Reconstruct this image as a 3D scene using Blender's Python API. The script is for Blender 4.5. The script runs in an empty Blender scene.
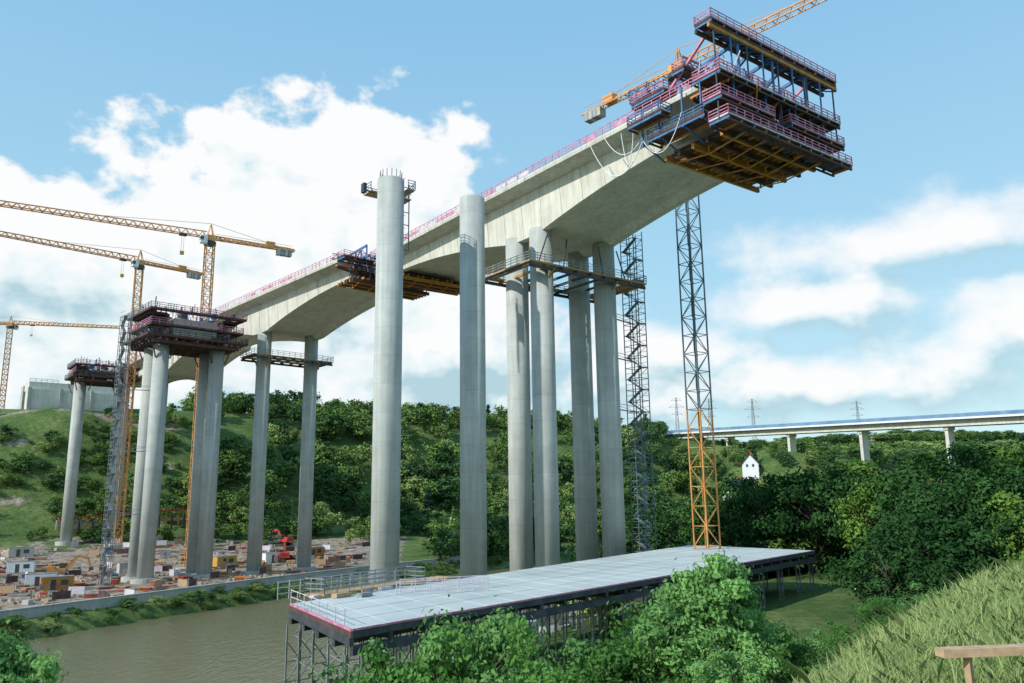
import bpy, math, random
import numpy as np
from mathutils import Vector, Matrix
random.seed(7); np.random.seed(7)
SC=bpy.context.scene
COL=SC.collection
# ------------------------------------------------------------------ materials
def newmat(name):
    m=bpy.data.materials.new(name); m.use_nodes=True
    nt=m.node_tree; b=nt.nodes.get('Principled BSDF'); return m,nt,b
def N(nt,t,**k):
    n=nt.nodes.new(t)
    for a,v in k.items(): setattr(n,a,v)
    return n
def simple(name,c1,c2,scale=1.5,rough=.6,metal=0,bump=0.0,detail=4):
    m,nt,b=newmat(name)
    g=N(nt,'ShaderNodeNewGeometry'); no=N(nt,'ShaderNodeTexNoise')
    no.inputs['Scale'].default_value=scale; no.inputs['Detail'].default_value=detail
    nt.links.new(g.outputs['Position'],no.inputs['Vector'])
    r=N(nt,'ShaderNodeValToRGB'); r.color_ramp.elements[0].position=.3; r.color_ramp.elements[1].position=.7
    r.color_ramp.elements[0].color=(*c1,1); r.color_ramp.elements[1].color=(*c2,1)
    nt.links.new(no.outputs['Fac'],r.inputs['Fac']); nt.links.new(r.outputs['Color'],b.inputs['Base Color'])
    b.inputs['Roughness'].default_value=rough; b.inputs['Metallic'].default_value=metal
    if bump:
        bp=N(nt,'ShaderNodeBump'); bp.inputs['Strength'].default_value=bump
        nt.links.new(no.outputs['Fac'],bp.inputs['Height']); nt.links.new(bp.outputs['Normal'],b.inputs['Normal'])
    return m
def concrete(name,c,joint=4.0,streak=True):
    m,nt,b=newmat(name)
    g=N(nt,'ShaderNodeNewGeometry'); L=nt.links
    mp=N(nt,'ShaderNodeMapping'); mp.inputs['Scale'].default_value=(1.3,1.3,.06)
    L.new(g.outputs['Position'],mp.inputs['Vector'])
    n1=N(nt,'ShaderNodeTexNoise'); n1.inputs['Scale'].default_value=1.2; n1.inputs['Detail'].default_value=6
    L.new(mp.outputs['Vector'],n1.inputs['Vector'])
    n2=N(nt,'ShaderNodeTexNoise'); n2.inputs['Scale'].default_value=.35; n2.inputs['Detail'].default_value=7; n2.inputs['Roughness'].default_value=.65
    L.new(g.outputs['Position'],n2.inputs['Vector'])
    a=N(nt,'ShaderNodeMath',operation='ADD'); L.new(n1.outputs['Fac'],a.inputs[0]); L.new(n2.outputs['Fac'],a.inputs[1])
    mr=N(nt,'ShaderNodeMapRange'); mr.inputs['From Min'].default_value=.6; mr.inputs['From Max'].default_value=1.4
    mr.inputs['To Min'].default_value=.70; mr.inputs['To Max'].default_value=1.2
    L.new(a.outputs[0],mr.inputs['Value'])
    sp=N(nt,'ShaderNodeSeparateXYZ'); L.new(g.outputs['Position'],sp.inputs[0])
    d=N(nt,'ShaderNodeMath',operation='DIVIDE'); L.new(sp.outputs['Z'],d.inputs[0]); d.inputs[1].default_value=joint
    fr=N(nt,'ShaderNodeMath',operation='FRACT'); L.new(d.outputs[0],fr.inputs[0])
    lt=N(nt,'ShaderNodeMath',operation='LESS_THAN'); L.new(fr.outputs[0],lt.inputs[0]); lt.inputs[1].default_value=.022
    fl=N(nt,'ShaderNodeMath',operation='FLOOR'); L.new(d.outputs[0],fl.inputs[0])
    wn=N(nt,'ShaderNodeTexWhiteNoise',noise_dimensions='1D'); L.new(fl.outputs[0],wn.inputs['W'])
    m1=N(nt,'ShaderNodeMath',operation='MULTIPLY_ADD'); L.new(lt.outputs[0],m1.inputs[0]); m1.inputs[1].default_value=-.16; L.new(mr.outputs[0],m1.inputs[2])
    m2=N(nt,'ShaderNodeMath',operation='MULTIPLY_ADD'); L.new(wn.outputs['Value'],m2.inputs[0]); m2.inputs[1].default_value=.08; L.new(m1.outputs[0],m2.inputs[2])
    vm=N(nt,'ShaderNodeVectorMath',operation='SCALE'); vm.inputs[0].default_value=c; L.new(m2.outputs[0],vm.inputs['Scale'])
    L.new(vm.outputs[0],b.inputs['Base Color']); b.inputs['Roughness'].default_value=.85
    bp=N(nt,'ShaderNodeBump'); bp.inputs['Strength'].default_value=.25; bp.inputs['Distance'].default_value=.1
    L.new(n2.outputs['Fac'],bp.inputs['Height']); L.new(bp.outputs['Normal'],b.inputs['Normal'])
    return m
M={}
M['conc']=concrete('column_concrete',(.43,.455,.43))
M['girder']=concrete('girder_concrete',(.62,.61,.53),joint=50)
M['wall']=concrete('wall_concrete',(.43,.43,.40),joint=2.5)
M['steel']=simple('galvanised_steel',(.18,.20,.21),(.34,.37,.38),.8,.5,.3)
M['dsteel']=simple('dark_steel',(.03,.04,.05),(.09,.10,.12),.8,.6,.2)
M['crane']=simple('crane_orange_paint',(.52,.23,.06),(.72,.36,.12),.5,.5)
M['cranegrey']=simple('crane_grey_paint',(.07,.11,.14),(.14,.20,.24),.5,.5)
M['orange']=simple('formwork_beam_orange',(.38,.16,.03),(.60,.29,.06),1,.7)
M['brown']=simple('formwork_board_brown',(.05,.03,.03),(.14,.07,.06),1,.8)
M['pink']=simple('railing_red_paint',(.45,.12,.22),(.68,.34,.46),1.2,.6)
M['blue']=simple('steel_blue_paint',(.03,.10,.26),(.08,.22,.44),1,.5)
M['white']=simple('white_paint',(.7,.72,.74),(.82,.83,.84),1,.6)
M['net']=simple('site_fence_panel',(.50,.46,.5),(.70,.62,.68),1,.8)
M['wood']=simple('timber',(.34,.22,.12),(.48,.34,.2),3,.8,bump=.3)
M['plank']=simple('pale_plank',(.42,.27,.15),(.60,.42,.26),6,.8,bump=.3)
M['red']=simple('machine_red',(.40,.03,.02),(.55,.07,.04),1,.5)
M['yellow']=simple('machine_yellow',(.50,.28,.03),(.65,.40,.07),1,.5)
M['black']=simple('rubber',(.015,.015,.015),(.04,.04,.04),2,.8)
M['glass']=simple('cab_glass',(.03,.05,.06),(.06,.09,.1),1,.15)
M['roof']=simple('trestle_deck_sheet',(.40,.45,.44),(.58,.62,.60),.12,.55,bump=.05,detail=8)
M['slate']=simple('roof_slate',(.06,.06,.07),(.12,.12,.13),2,.7)
M['rubble']=simple('rubble',(.24,.18,.13),(.50,.41,.32),1.5,.95,bump=.6)
M['bbar']=simple('bridge_parapet_blue',(.12,.22,.38),(.20,.34,.50),.2,.5)
M['cloth']=simple('work_clothes_blue',(.02,.06,.2),(.04,.1,.3),5,.9)
M['skin']=simple('skin',(.5,.3,.22),(.55,.34,.25),5,.6)
def leafmat(name,dark,light,near=True):
    m,nt,b=newmat(name); L=nt.links; nt.nodes.remove(b)
    out=nt.nodes['Material Output']
    at=N(nt,'ShaderNodeAttribute',attribute_name='tone'); oi=N(nt,'ShaderNodeObjectInfo')
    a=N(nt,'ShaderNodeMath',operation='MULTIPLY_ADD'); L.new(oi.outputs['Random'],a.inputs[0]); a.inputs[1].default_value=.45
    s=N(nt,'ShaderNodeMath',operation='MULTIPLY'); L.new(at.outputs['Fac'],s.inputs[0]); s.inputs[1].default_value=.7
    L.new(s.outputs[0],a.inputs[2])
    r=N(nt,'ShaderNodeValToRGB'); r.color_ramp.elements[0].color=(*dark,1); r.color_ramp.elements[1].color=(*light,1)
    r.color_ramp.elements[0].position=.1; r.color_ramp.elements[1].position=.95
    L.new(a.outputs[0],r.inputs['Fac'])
    d=N(nt,'ShaderNodeBsdfDiffuse'); L.new(r.outputs['Color'],d.inputs['Color'])
    if near:
        t=N(nt,'ShaderNodeBsdfTranslucent'); L.new(r.outputs['Color'],t.inputs['Color'])
        mx=N(nt,'ShaderNodeMixShader'); mx.inputs[0].default_value=.38; L.new(d.outputs[0],mx.inputs[1]); L.new(t.outputs[0],mx.inputs[2])
        L.new(mx.outputs[0],out.inputs['Surface'])
    else: L.new(d.outputs[0],out.inputs['Surface'])
    return m
M['leaf']=leafmat('leaf_green',(.025,.07,.016),(.15,.26,.05),False)
M['leafdark']=leafmat('leaf_dark_green',(.008,.032,.012),(.05,.12,.035),False)
M['leafmid']=leafmat('leaf_shrub_green',(.04,.11,.03),(.16,.34,.08))
M['farleaf']=leafmat('far_leaf_green',(.04,.09,.03),(.17,.27,.07),False)  # lighter, bluer green: aerial haze put into the leaf colour
M['farleafdark']=leafmat('far_leaf_dark_green',(.02,.06,.03),(.09,.18,.06),False)  # dark far green, likewise lifted and blued for painted haze
M['farpale']=leafmat('far_leaf_pale_green',(.09,.15,.05),(.30,.40,.13),False)
M['leafbright']=leafmat('leaf_bright_green',(.07,.18,.06),(.30,.54,.17))
M['needle']=leafmat('conifer_needles',(.012,.04,.025),(.04,.09,.05),False)
M['grass']=leafmat('grass_blades',(.12,.22,.06),(.50,.58,.24))
M['bark']=simple('bark',(.05,.04,.03),(.12,.1,.08),3,.9,bump=.4)
def terrain_mat():
    m,nt,b=newmat('ground_soil_and_grass'); L=nt.links
    g=N(nt,'ShaderNodeNewGeometry')
    def noise(s,d=6,r=.6):
        n=N(nt,'ShaderNodeTexNoise'); n.inputs['Scale'].default_value=s; n.inputs['Detail'].default_value=d; n.inputs['Roughness'].default_value=r
        L.new(g.outputs['Position'],n.inputs['Vector']); return n
    n1=noise(.045); n2=noise(.6,8,.7); n3=noise(.12,6,.65)
    r=N(nt,'ShaderNodeValToRGB'); e=r.color_ramp.elements
    e[0].position=.36; e[0].color=(.035,.075,.022,1); e[1].position=.66; e[1].color=(.24,.27,.10,1)
    k=r.color_ramp.elements.new(.5); k.color=(.095,.15,.045,1)
    mx=N(nt,'ShaderNodeMath',operation='ADD'); L.new(n1.outputs['Fac'],mx.inputs[0]); L.new(n2.outputs['Fac'],mx.inputs[1])
    h=N(nt,'ShaderNodeMath',operation='MULTIPLY'); h.inputs[1].default_value=.5; L.new(mx.outputs[0],h.inputs[0]); L.new(h.outputs[0],r.inputs['Fac'])
    rd=N(nt,'ShaderNodeValToRGB'); e=rd.color_ramp.elements
    e[0].position=.35; e[0].color=(.15,.11,.08,1); e[1].position=.65; e[1].color=(.50,.42,.34,1)
    L.new(n2.outputs['Fac'],rd.inputs['Fac'])
    at=N(nt,'ShaderNodeAttribute',attribute_name='dirt')
    ad=N(nt,'ShaderNodeMath',operation='ADD'); L.new(at.outputs['Fac'],ad.inputs[0]); L.new(n3.outputs['Fac'],ad.inputs[1])
    mr=N(nt,'ShaderNodeMapRange'); mr.inputs['From Min'].default_value=.93; mr.inputs['From Max'].default_value=1.05; L.new(ad.outputs[0],mr.inputs['Value'])
    mix=N(nt,'ShaderNodeMix',data_type='RGBA'); L.new(mr.outputs[0],mix.inputs[0]); L.new(r.outputs['Color'],mix.inputs[6]); L.new(rd.outputs['Color'],mix.inputs[7])
    L.new(mix.outputs[2],b.inputs['Base Color']); b.inputs['Roughness'].default_value=.95; b.inputs['Specular IOR Level'].default_value=.1
    bp=N(nt,'ShaderNodeBump'); bp.inputs['Strength'].default_value=.7; bp.inputs['Distance'].default_value=.8
    L.new(n2.outputs['Fac'],bp.inputs['Height']); L.new(bp.outputs['Normal'],b.inputs['Normal'])
    return m
M['ground']=terrain_mat()
def water_mat():
    m,nt,b=newmat('river_water'); L=nt.links
    g=N(nt,'ShaderNodeNewGeometry'); mp=N(nt,'ShaderNodeMapping'); mp.inputs['Rotation'].default_value=(0,0,-.47); mp.inputs['Scale'].default_value=(1,.35,1)
    L.new(g.outputs['Position'],mp.inputs['Vector'])
    n=N(nt,'ShaderNodeTexNoise'); n.inputs['Scale'].default_value=1.6; n.inputs['Detail'].default_value=6; L.new(mp.outputs[0],n.inputs['Vector'])
    bp=N(nt,'ShaderNodeBump'); bp.inputs['Strength'].default_value=.8; bp.inputs['Distance'].default_value=.16
    L.new(n.outputs['Fac'],bp.inputs['Height']); L.new(bp.outputs['Normal'],b.inputs['Normal'])
    b.inputs['Base Color'].default_value=(.16,.15,.08,1); b.inputs['Roughness'].default_value=.2; b.inputs['Specular IOR Level'].default_value=.35; return m
M['water']=water_mat()
# ------------------------------------------------------------------ builder
class B:
    def __init__(s,*mats): s.v=[]; s.f=[]; s.m=[]; s.mats=list(mats)
    def mi(s,k):
        if k not in s.mats: s.mats.append(k)
        return s.mats.index(k)
    def add(s,vs,fs,k):
        o=len(s.v); s.v+= [tuple(p) for p in vs]; i=s.mi(k)
        for f in fs: s.f.append([a+o for a in f]); s.m.append(i)
    def beam(s,p,q,k,w=.1,h=None,up=None):
        p=Vector(p); q=Vector(q); d=q-p
        if d.length<1e-6: return
        h=h or w; d.normalize(); u=Vector(up) if up else Vector((0,0,1))
        if abs(d.dot(u))>.98: u=Vector((.6,-.8,0))
        x=d.cross(u).normalized(); y=x.cross(d).normalized()
        vs=[]
        for c in (p,q):
            for a,b in ((-1,-1),(1,-1),(1,1),(-1,1)): vs.append(c+x*(a*w/2)+y*(b*h/2))
        s.add(vs,[(0,1,2,3),(7,6,5,4),(0,4,5,1),(1,5,6,2),(2,6,7,3),(3,7,4,0)],k)
    def hexa(s,c,k):
        s.add(c,[(3,2,1,0),(4,5,6,7),(0,1,5,4),(1,2,6,5),(2,3,7,6),(3,0,4,7)],k)
    def cyl(s,c,r,z0,z1,k,n=48,r1=None):
        r1=r1 or r; vs=[];fs=[]
        for z,rr in ((z0,r),(z1,r1)):
            for i in range(n): a=2*math.pi*i/n; vs.append((c[0]+rr*math.cos(a),c[1]+rr*math.sin(a),z))
        for i in range(n): j=(i+1)%n; fs.append((i,j,n+j,n+i))
        fs.append(tuple(range(n-1,-1,-1))); fs.append(tuple(range(n,2*n)))
        s.add(vs,fs,k)
    def obj(s,name,parent=None,smooth=False):
        me=bpy.data.meshes.new(name); me.from_pydata(s.v,[],s.f); me.update()
        for k in s.mats: me.materials.append(M[k])
        me.polygons.foreach_set('material_index',s.m)
        if smooth:
            me.polygons.foreach_set('use_smooth',[len(f)==4 for f in s.f])
        o=bpy.data.objects.new(name,me); COL.objects.link(o)
        if parent: o.parent=parent
        return o
def empty(name,loc=(0,0,0)):
    e=bpy.data.objects.new(name,None); e.location=loc; COL.objects.link(e); return e
class Fr: # local bridge frame : a = along, t = transverse
    def __init__(s,o,d): s.o=o; l=math.hypot(*d); s.d=(d[0]/l,d[1]/l); s.T=(-s.d[1],s.d[0])
    def __call__(s,a,t,z): return Vector((s.o[0]+a*s.d[0]+t*s.T[0], s.o[1]+a*s.d[1]+t*s.T[1], z))
    def box(s,b,a0,a1,t0,t1,z0,z1,k):
        b.hexa([s(a0,t0,z0),s(a1,t0,z0),s(a1,t1,z0),s(a0,t1,z0),s(a0,t0,z1),s(a1,t0,z1),s(a1,t1,z1),s(a0,t1,z1)],k)
def railing(b,p,q,k='pink',h=1.2,step=2.0,w=.07,bars=3,kick=None):
    p=Vector(p); q=Vector(q); n=max(1,int((q-p).length/step)); up=Vector((0,0,h))
    for i in range(n+1):
        c=p.lerp(q,i/n); b.beam(c,c+up*1.05,k,w)
    for j in range(bars): 
        o=up*((j+1)/bars); b.beam(p+o,q+o,k,w*.8,w*1.1)
    if kick: b.beam(p+Vector((0,0,.12)),q+Vector((0,0,.12)),kick,.04,.22)
# ------------------------------------------------------------------ terrain
def sm(t): t=np.clip(t,0,1); return t*t*(3-2*t)
def hsh(x,y,s):
    return (np.sin(x/s*1.3+y/s*.7)+np.sin(x/s*-.8+y/s*1.7+1.3)+np.sin(x/s*2.3-y/s*1.9+.5)*.5)/2.5
def rr(x,y): return .89*x-.455*y-.002*np.maximum(0,y-170)**2
def height(x,y):
    x=np.asarray(x,float); y=np.asarray(y,float)
    r=rr(x,y); q=-.777*(x-4)+.629*(y-14); d=np.hypot(x,y)
    g=-.5*x+.866*y; gs=g+95*sm((x-85)/75)*sm((y-330)/60)
    fall=np.maximum(sm((q+5.0-.085*(y-14))/23),sm((y-34)/40))
    near=-3-11.3*fall+np.clip(-q*.08-.2,0,5)*(1-fall)+.2*hsh(x,y,4)*(1-sm((8-d)/6))
    near=near-3*sm((-20-r)/30)*fall
    near=near+.5*hsh(x,y,23)*fall
    mm=1-.36*sm((x-40)/150)
    far=-16.9+4.5*sm((g-225)/62)+52*mm*sm((gs-285)/112)+.7*hsh(x,y,17)*sm((g-240)/40)+3*hsh(x,y,60)*sm((g-300)/80)
    far=far+6.5*np.exp(-((x+182)**2+(y-316)**2)/18.**2)
    t=sm((-r-78)/12)*1.0
    t=np.maximum(t,sm((y-330)/60)*sm((x-60)/40))
    z=near*(1-t)+far*t
    ch=sm((-r-47)/7)*sm((r+122)/6)*(1-sm((y-350)/30))
    z=z*(1-ch)+(-22.5)*ch
    az=np.arctan2(x,y)
    z=z+sm((d-600)/1300)*(92+16*np.sin(az*7+1)+9*np.sin(az*17))*(.35+.65*sm((y+200)/600))
    return z
def hz(x,y): return float(height(x,y))
nr,na=300,420
rad=1.2*np.exp(np.linspace(0,math.log(5200/1.2),nr)); ang=np.linspace(0,2*math.pi,na,endpoint=False)
ang=ang-.45*np.sin(ang)
R,A=np.meshgrid(rad,ang,indexing='ij'); X=R*np.sin(A); Y=R*np.cos(A); Z=height(X,Y)
vs=np.stack([X.ravel(),Y.ravel(),Z.ravel()],1); vs=np.vstack([vs,[[0,0,hz(0,0)]]])
i=np.arange(nr-1)[:,None]; j=np.arange(na)[None,:]; j2=(j+1)%na
q4=np.stack([(i*na+j).ravel(),(i*na+j2).ravel(),((i+1)*na+j2).ravel(),((i+1)*na+j).ravel()],1)
faces=[tuple(map(int,a[::-1])) for a in q4]+[(int(k),int((k+1)%na),nr*na)[::-1] for k in range(na)]
me=bpy.data.meshes.new('ground'); me.from_pydata(vs.tolist(),[],faces); me.update()
me.flip_normals() if me.polygons[1000].normal.z<0 else None
me.polygons.foreach_set('use_smooth',[True]*len(me.polygons))
x,y=vs[:,0],vs[:,1]; r_=rr(x,y); g_=-.5*x+.866*y
dirt=sm((-r_-124)/4)*sm((292-g_)/18)*sm((-.10*y-x)/14)
dirt=np.maximum(dirt,.85*sm((-r_-240)/10)*sm((r_+275)/12)*sm((-110-x)/10))
lf=sm((-.36*y-x)/20)*(g_>280)
for gb,wb in ((322,3.2),(347,4),(372,8)): dirt=np.maximum(dirt,lf*.95*np.exp(-((g_-gb-5*np.sin(x/17))/wb)**2))
dirt=np.maximum(dirt,1.2*np.exp(-((x-7.9)**2/1.5+(y-12.9)**2/.8)))
at=me.attributes.new('dirt','FLOAT','POINT'); at.data.foreach_set('value',dirt.astype(np.float32)*.62)
me.materials.append(M['ground']); COL.objects.link(bpy.data.objects.new('ground',me))
b=B('water'); ys=np.arange(-400,380,10.); L1=[];
for yv in ys:
    bend=.455*yv+.002*max(0,yv-170)**2
    L1.append(((-124+bend)/.89,(-40+bend)/.89,yv))
vv=[];ff=[]
for l in L1: vv+= [(l[0],l[2],-19),(l[1],l[2],-19)]
for k in range(len(L1)-1): ff.append((2*k,2*k+1,2*k+3,2*k+2))
b.add(vv,ff,'water'); b.obj('river_water')
# ------------------------------------------------------------------ viaduct
F1=Fr((8.6,132.8),(.6,-.8)); F2=Fr((-58.4,205.),(.675,-.738)); F3=Fr((-114,274),(.62,-.78))
N2=Fr((-79.5,191),(.675,-.738)); N3=Fr((-134.5,260),(.62,-.78))
via=empty('viaduct_under_construction')
def girder(name,F,a0,a1,ztop,flat=3.5,dp=8.3,dt=3.4,half=45.):
    b=B('girder'); st=np.linspace(a0,a1,int(abs(a1-a0)/2)+1)
    def sec(a):
        u=min(1,max(0,(abs(a)-flat)/(half-flat))); D=dt+(dp-dt)*(1-u)**1.9
        w=8.0
        return [(-11.5,0),(11.5,0),(11.5,-.42),(w+.5,-1.0),(w,-D),(w-1.3,-D-.0),(w-2.2,-D+.9),(-w+2.2,-D+.9),(-w+1.3,-D),(-w,-D),(-w-.5,-1.0),(-11.5,-.42)]
    n=12;vs=[];fs=[]
    for a in st:
        for t,z in sec(a): vs.append(F(a,t,ztop+z))
    for i in range(len(st)-1):
        for k in range(n): k2=(k+1)%n; fs.append((i*n+k,i*n+k2,(i+1)*n+k2,(i+1)*n+k))
    fs.append(tuple(range(n))); fs.append(tuple((len(st)-1)*n+k for k in range(n-1,-1,-1)))
    b.add(vs,fs,'girder')
    for t in (-11.3,11.3): F.box(b,a0,a1,t-.2,t+.2,ztop+.003,ztop+.35,'girder')
    sj=np.arange(math.ceil(a0/5.)*5,a1,5.)
    for a in sj:
        u=min(1,max(0,(abs(a)-flat)/(half-flat))); D=dt+(dp-dt)*(1-u)**1.9
        for s in (-1,1): b.beam(F(a,s*8.53,ztop-1.05),F(a,s*8.02,ztop-D+.05),'wall',.07,.05)
        b.beam(F(a,-11.52,ztop-.4),F(a,-11.52,ztop+.3),'wall',.06,.04)
    b.obj(name,via)
    b=B()
    for t in (-11.3,11.3): railing(b,F(a0,t,ztop+.35),F(a1,t,ztop+.35),'pink',1.35,1.6,.09,3)
    L=a1-a0; n=int(L/3.2)
    for i in range(n):
        if random.random()<.5:
            a=a0+i*3.2; F.box(b,a+.3,a+2.9,-11.36,-11.33,ztop+.55,ztop+1.25,random.choice(['net','net','pink']))
    for i in range(int(L/5)):
        a=a0+2+random.random()*(L-6); t=random.uniform(-8,6); F.box(b,a,a+random.uniform(1,3),t,t+random.uniform(.5,2),ztop+.004,ztop+random.uniform(.4,1.5),random.choice(['wood','blue','net','pink','orange']))
    b.obj(name+'_railings',via)
girder('girder_main',F1,-45,41,51.0)
girder('girder_middle',F2,-44,44,50.9)
girder('girder_abutment_span',F3,-72,41,50.8)
b=B('conc')
cols=[((-17.5,111),1.95,46.4),((-6.,119.6),1.95,46.7)]
for t in (-7,7):
    for a in (3.3,-3.3):
        p=F1(a,t,0); cols.append(((p.x,p.y),1.9,43.6))
for t in (-6.6,6.6):
    p=F2(0,t,0); cols.append(((p.x,p.y),1.75,43.5))
    p=F3(0,t,0); cols.append(((p.x,p.y),1.75,43.4))
    for F,zt in ((N2,36.8),(N3,39.5)):
        for a in ((3.2,-3.2) if F is N2 else (0,)):
            p=F(a,t,0); cols.append(((p.x,p.y),1.75,zt))
for c,r,zt in cols:
    zb=min(hz(*c),-19)-1 if hz(*c)<-19 else hz(*c)-1
    b.cyl(c,r,zb,zt,'conc',56)
o=b.obj('columns',via,True)
b=B('wall')
for c,r,zt in cols:
    z=max(hz(*c),-19.3); b.cyl(c,r*1.7,z-2,z+1.0,'wall',24)
b.obj('column_footings',via)
b=B()
Fl=Fr((-17.5,111),F1.d)
for (x0,x1,y0,y1) in ((-4.4,-2.0,-2.2,4.6),(-2.0,1.6,2.0,3.2)):
    Fl.box(b,x0,x1,y0,y1,45.0,45.14,'wood')
for p,q in (((-4.4,-2.2),(-4.4,4.6)),((-4.4,4.6),(1.6,3.2)),((1.6,3.2),(1.6,2.0)),((-4.4,-2.2),(-2,-2.2))):
    railing(b,Fl(*p,45.14),Fl(*q,45.14),'blue',1.3,1.2,.08,3)
for t in (1.6,4.4): 
    for a in (-4.3,-2.4): b.beam(Fl(a,t,37),Fl(a,t,47.6),'dsteel',.12)
for z in range(37,48,2):
    b.beam(Fl(-4.3,1.6,z),Fl(-4.3,4.4,z),'blue',.1); b.beam(Fl(-2.4,1.6,z),Fl(-2.4,4.4,z),'blue',.1); b.beam(Fl(-3.4,1.8,z),Fl(-3.4,4.2,z+1.9),'dsteel',.3,.08)
b.beam(Fl(-1.5,-3.6,44.2),Fl(-1.5,-3.6,45.6),'dsteel',.5,.9)
b.beam(Fl(-1.5,-3.9,44.6),Fl(-1.5,-1.8,44.6),'dsteel',.15)
for i in range(14):
    a=2*math.pi*i/14; b.beam((-17.5+1.6*math.cos(a),111+1.6*math.sin(a),46.4),(-17.5+1.6*math.cos(a),111+1.6*math.sin(a),47.7),'dsteel',.07)
b.obj('column_head_scaffold',via)
b=B()
def axisplat(F,z,t0,t1,a0,a1,rail='steel'):
    for (x0,x1,y0,y1) in ((a0,a1,t0,t0+2.0),(a0,a1,t1-2.0,t1),(a0,a0+1.6,t0+2.01,t1-2.01),(a1-1.6,a1,t0+2.01,t1-2.01)):
        F.box(b,x0,x1,y0,y1,z-.25,z,'wood')
    for p,q in (((a0,t0),(a1,t0)),((a1,t0),(a1,t1)),((a1,t1),(a0,t1)),((a0,t1),(a0,t0))):
        railing(b,F(*p,z),F(*q,z),rail,1.3,1.5,.08,3)
    for t in np.linspace(t0+.5,t1-.5,9):
        b.beam(F(a0,t,z-.45),F(a1,t,z-.45),'orange' if random.random()<.5 else 'dsteel',.25,.4)
    for a in (a0+.4,a1-.4): b.beam(F(a,t0,z-.8),F(a,t1,z-.8),'dsteel',.3,.5)
    for t in (-7,7):
        for a in (a0,a1): b.beam(F(a,t,z-.7),F(a*.6,t,z-3),'orange',.22)
axisplat(F1,37.0,-12,14,-6.6,6.6)
axisplat(F2,36.6,-11,11,-4,4)
for t in (-9.6,-4.4,4.4,9.6):
    b.beam(F1(5.8,t,37.1),F1(5.8,t*.8,42),'dsteel',.16)
b.obj('pier_work_platforms',via)
b=B('wall'); FA=Fr((-181,338),(.64,-.77))
FA.box(b,-6,3,-22,13,28,47.0,'girder'); FA.box(b,-9,1.5,-22,13,47.003,50.2,'girder')
for t in (-22,-10.5,1,12): FA.box(b,3.002,4.2,t-.6,t+.6,28,47.5,'wall')
FA.box(b,-14,-9.01,-22.5,-21.5,36,49.5,'wall'); FA.box(b,-24,-9.01,12,13,36,49,'wall')
railing(b,FA(1.5,-22,50.2),FA(1.5,-11.6,50.2),'steel',1.3,2,.12,2)
b.obj('abutment',via)
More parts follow.
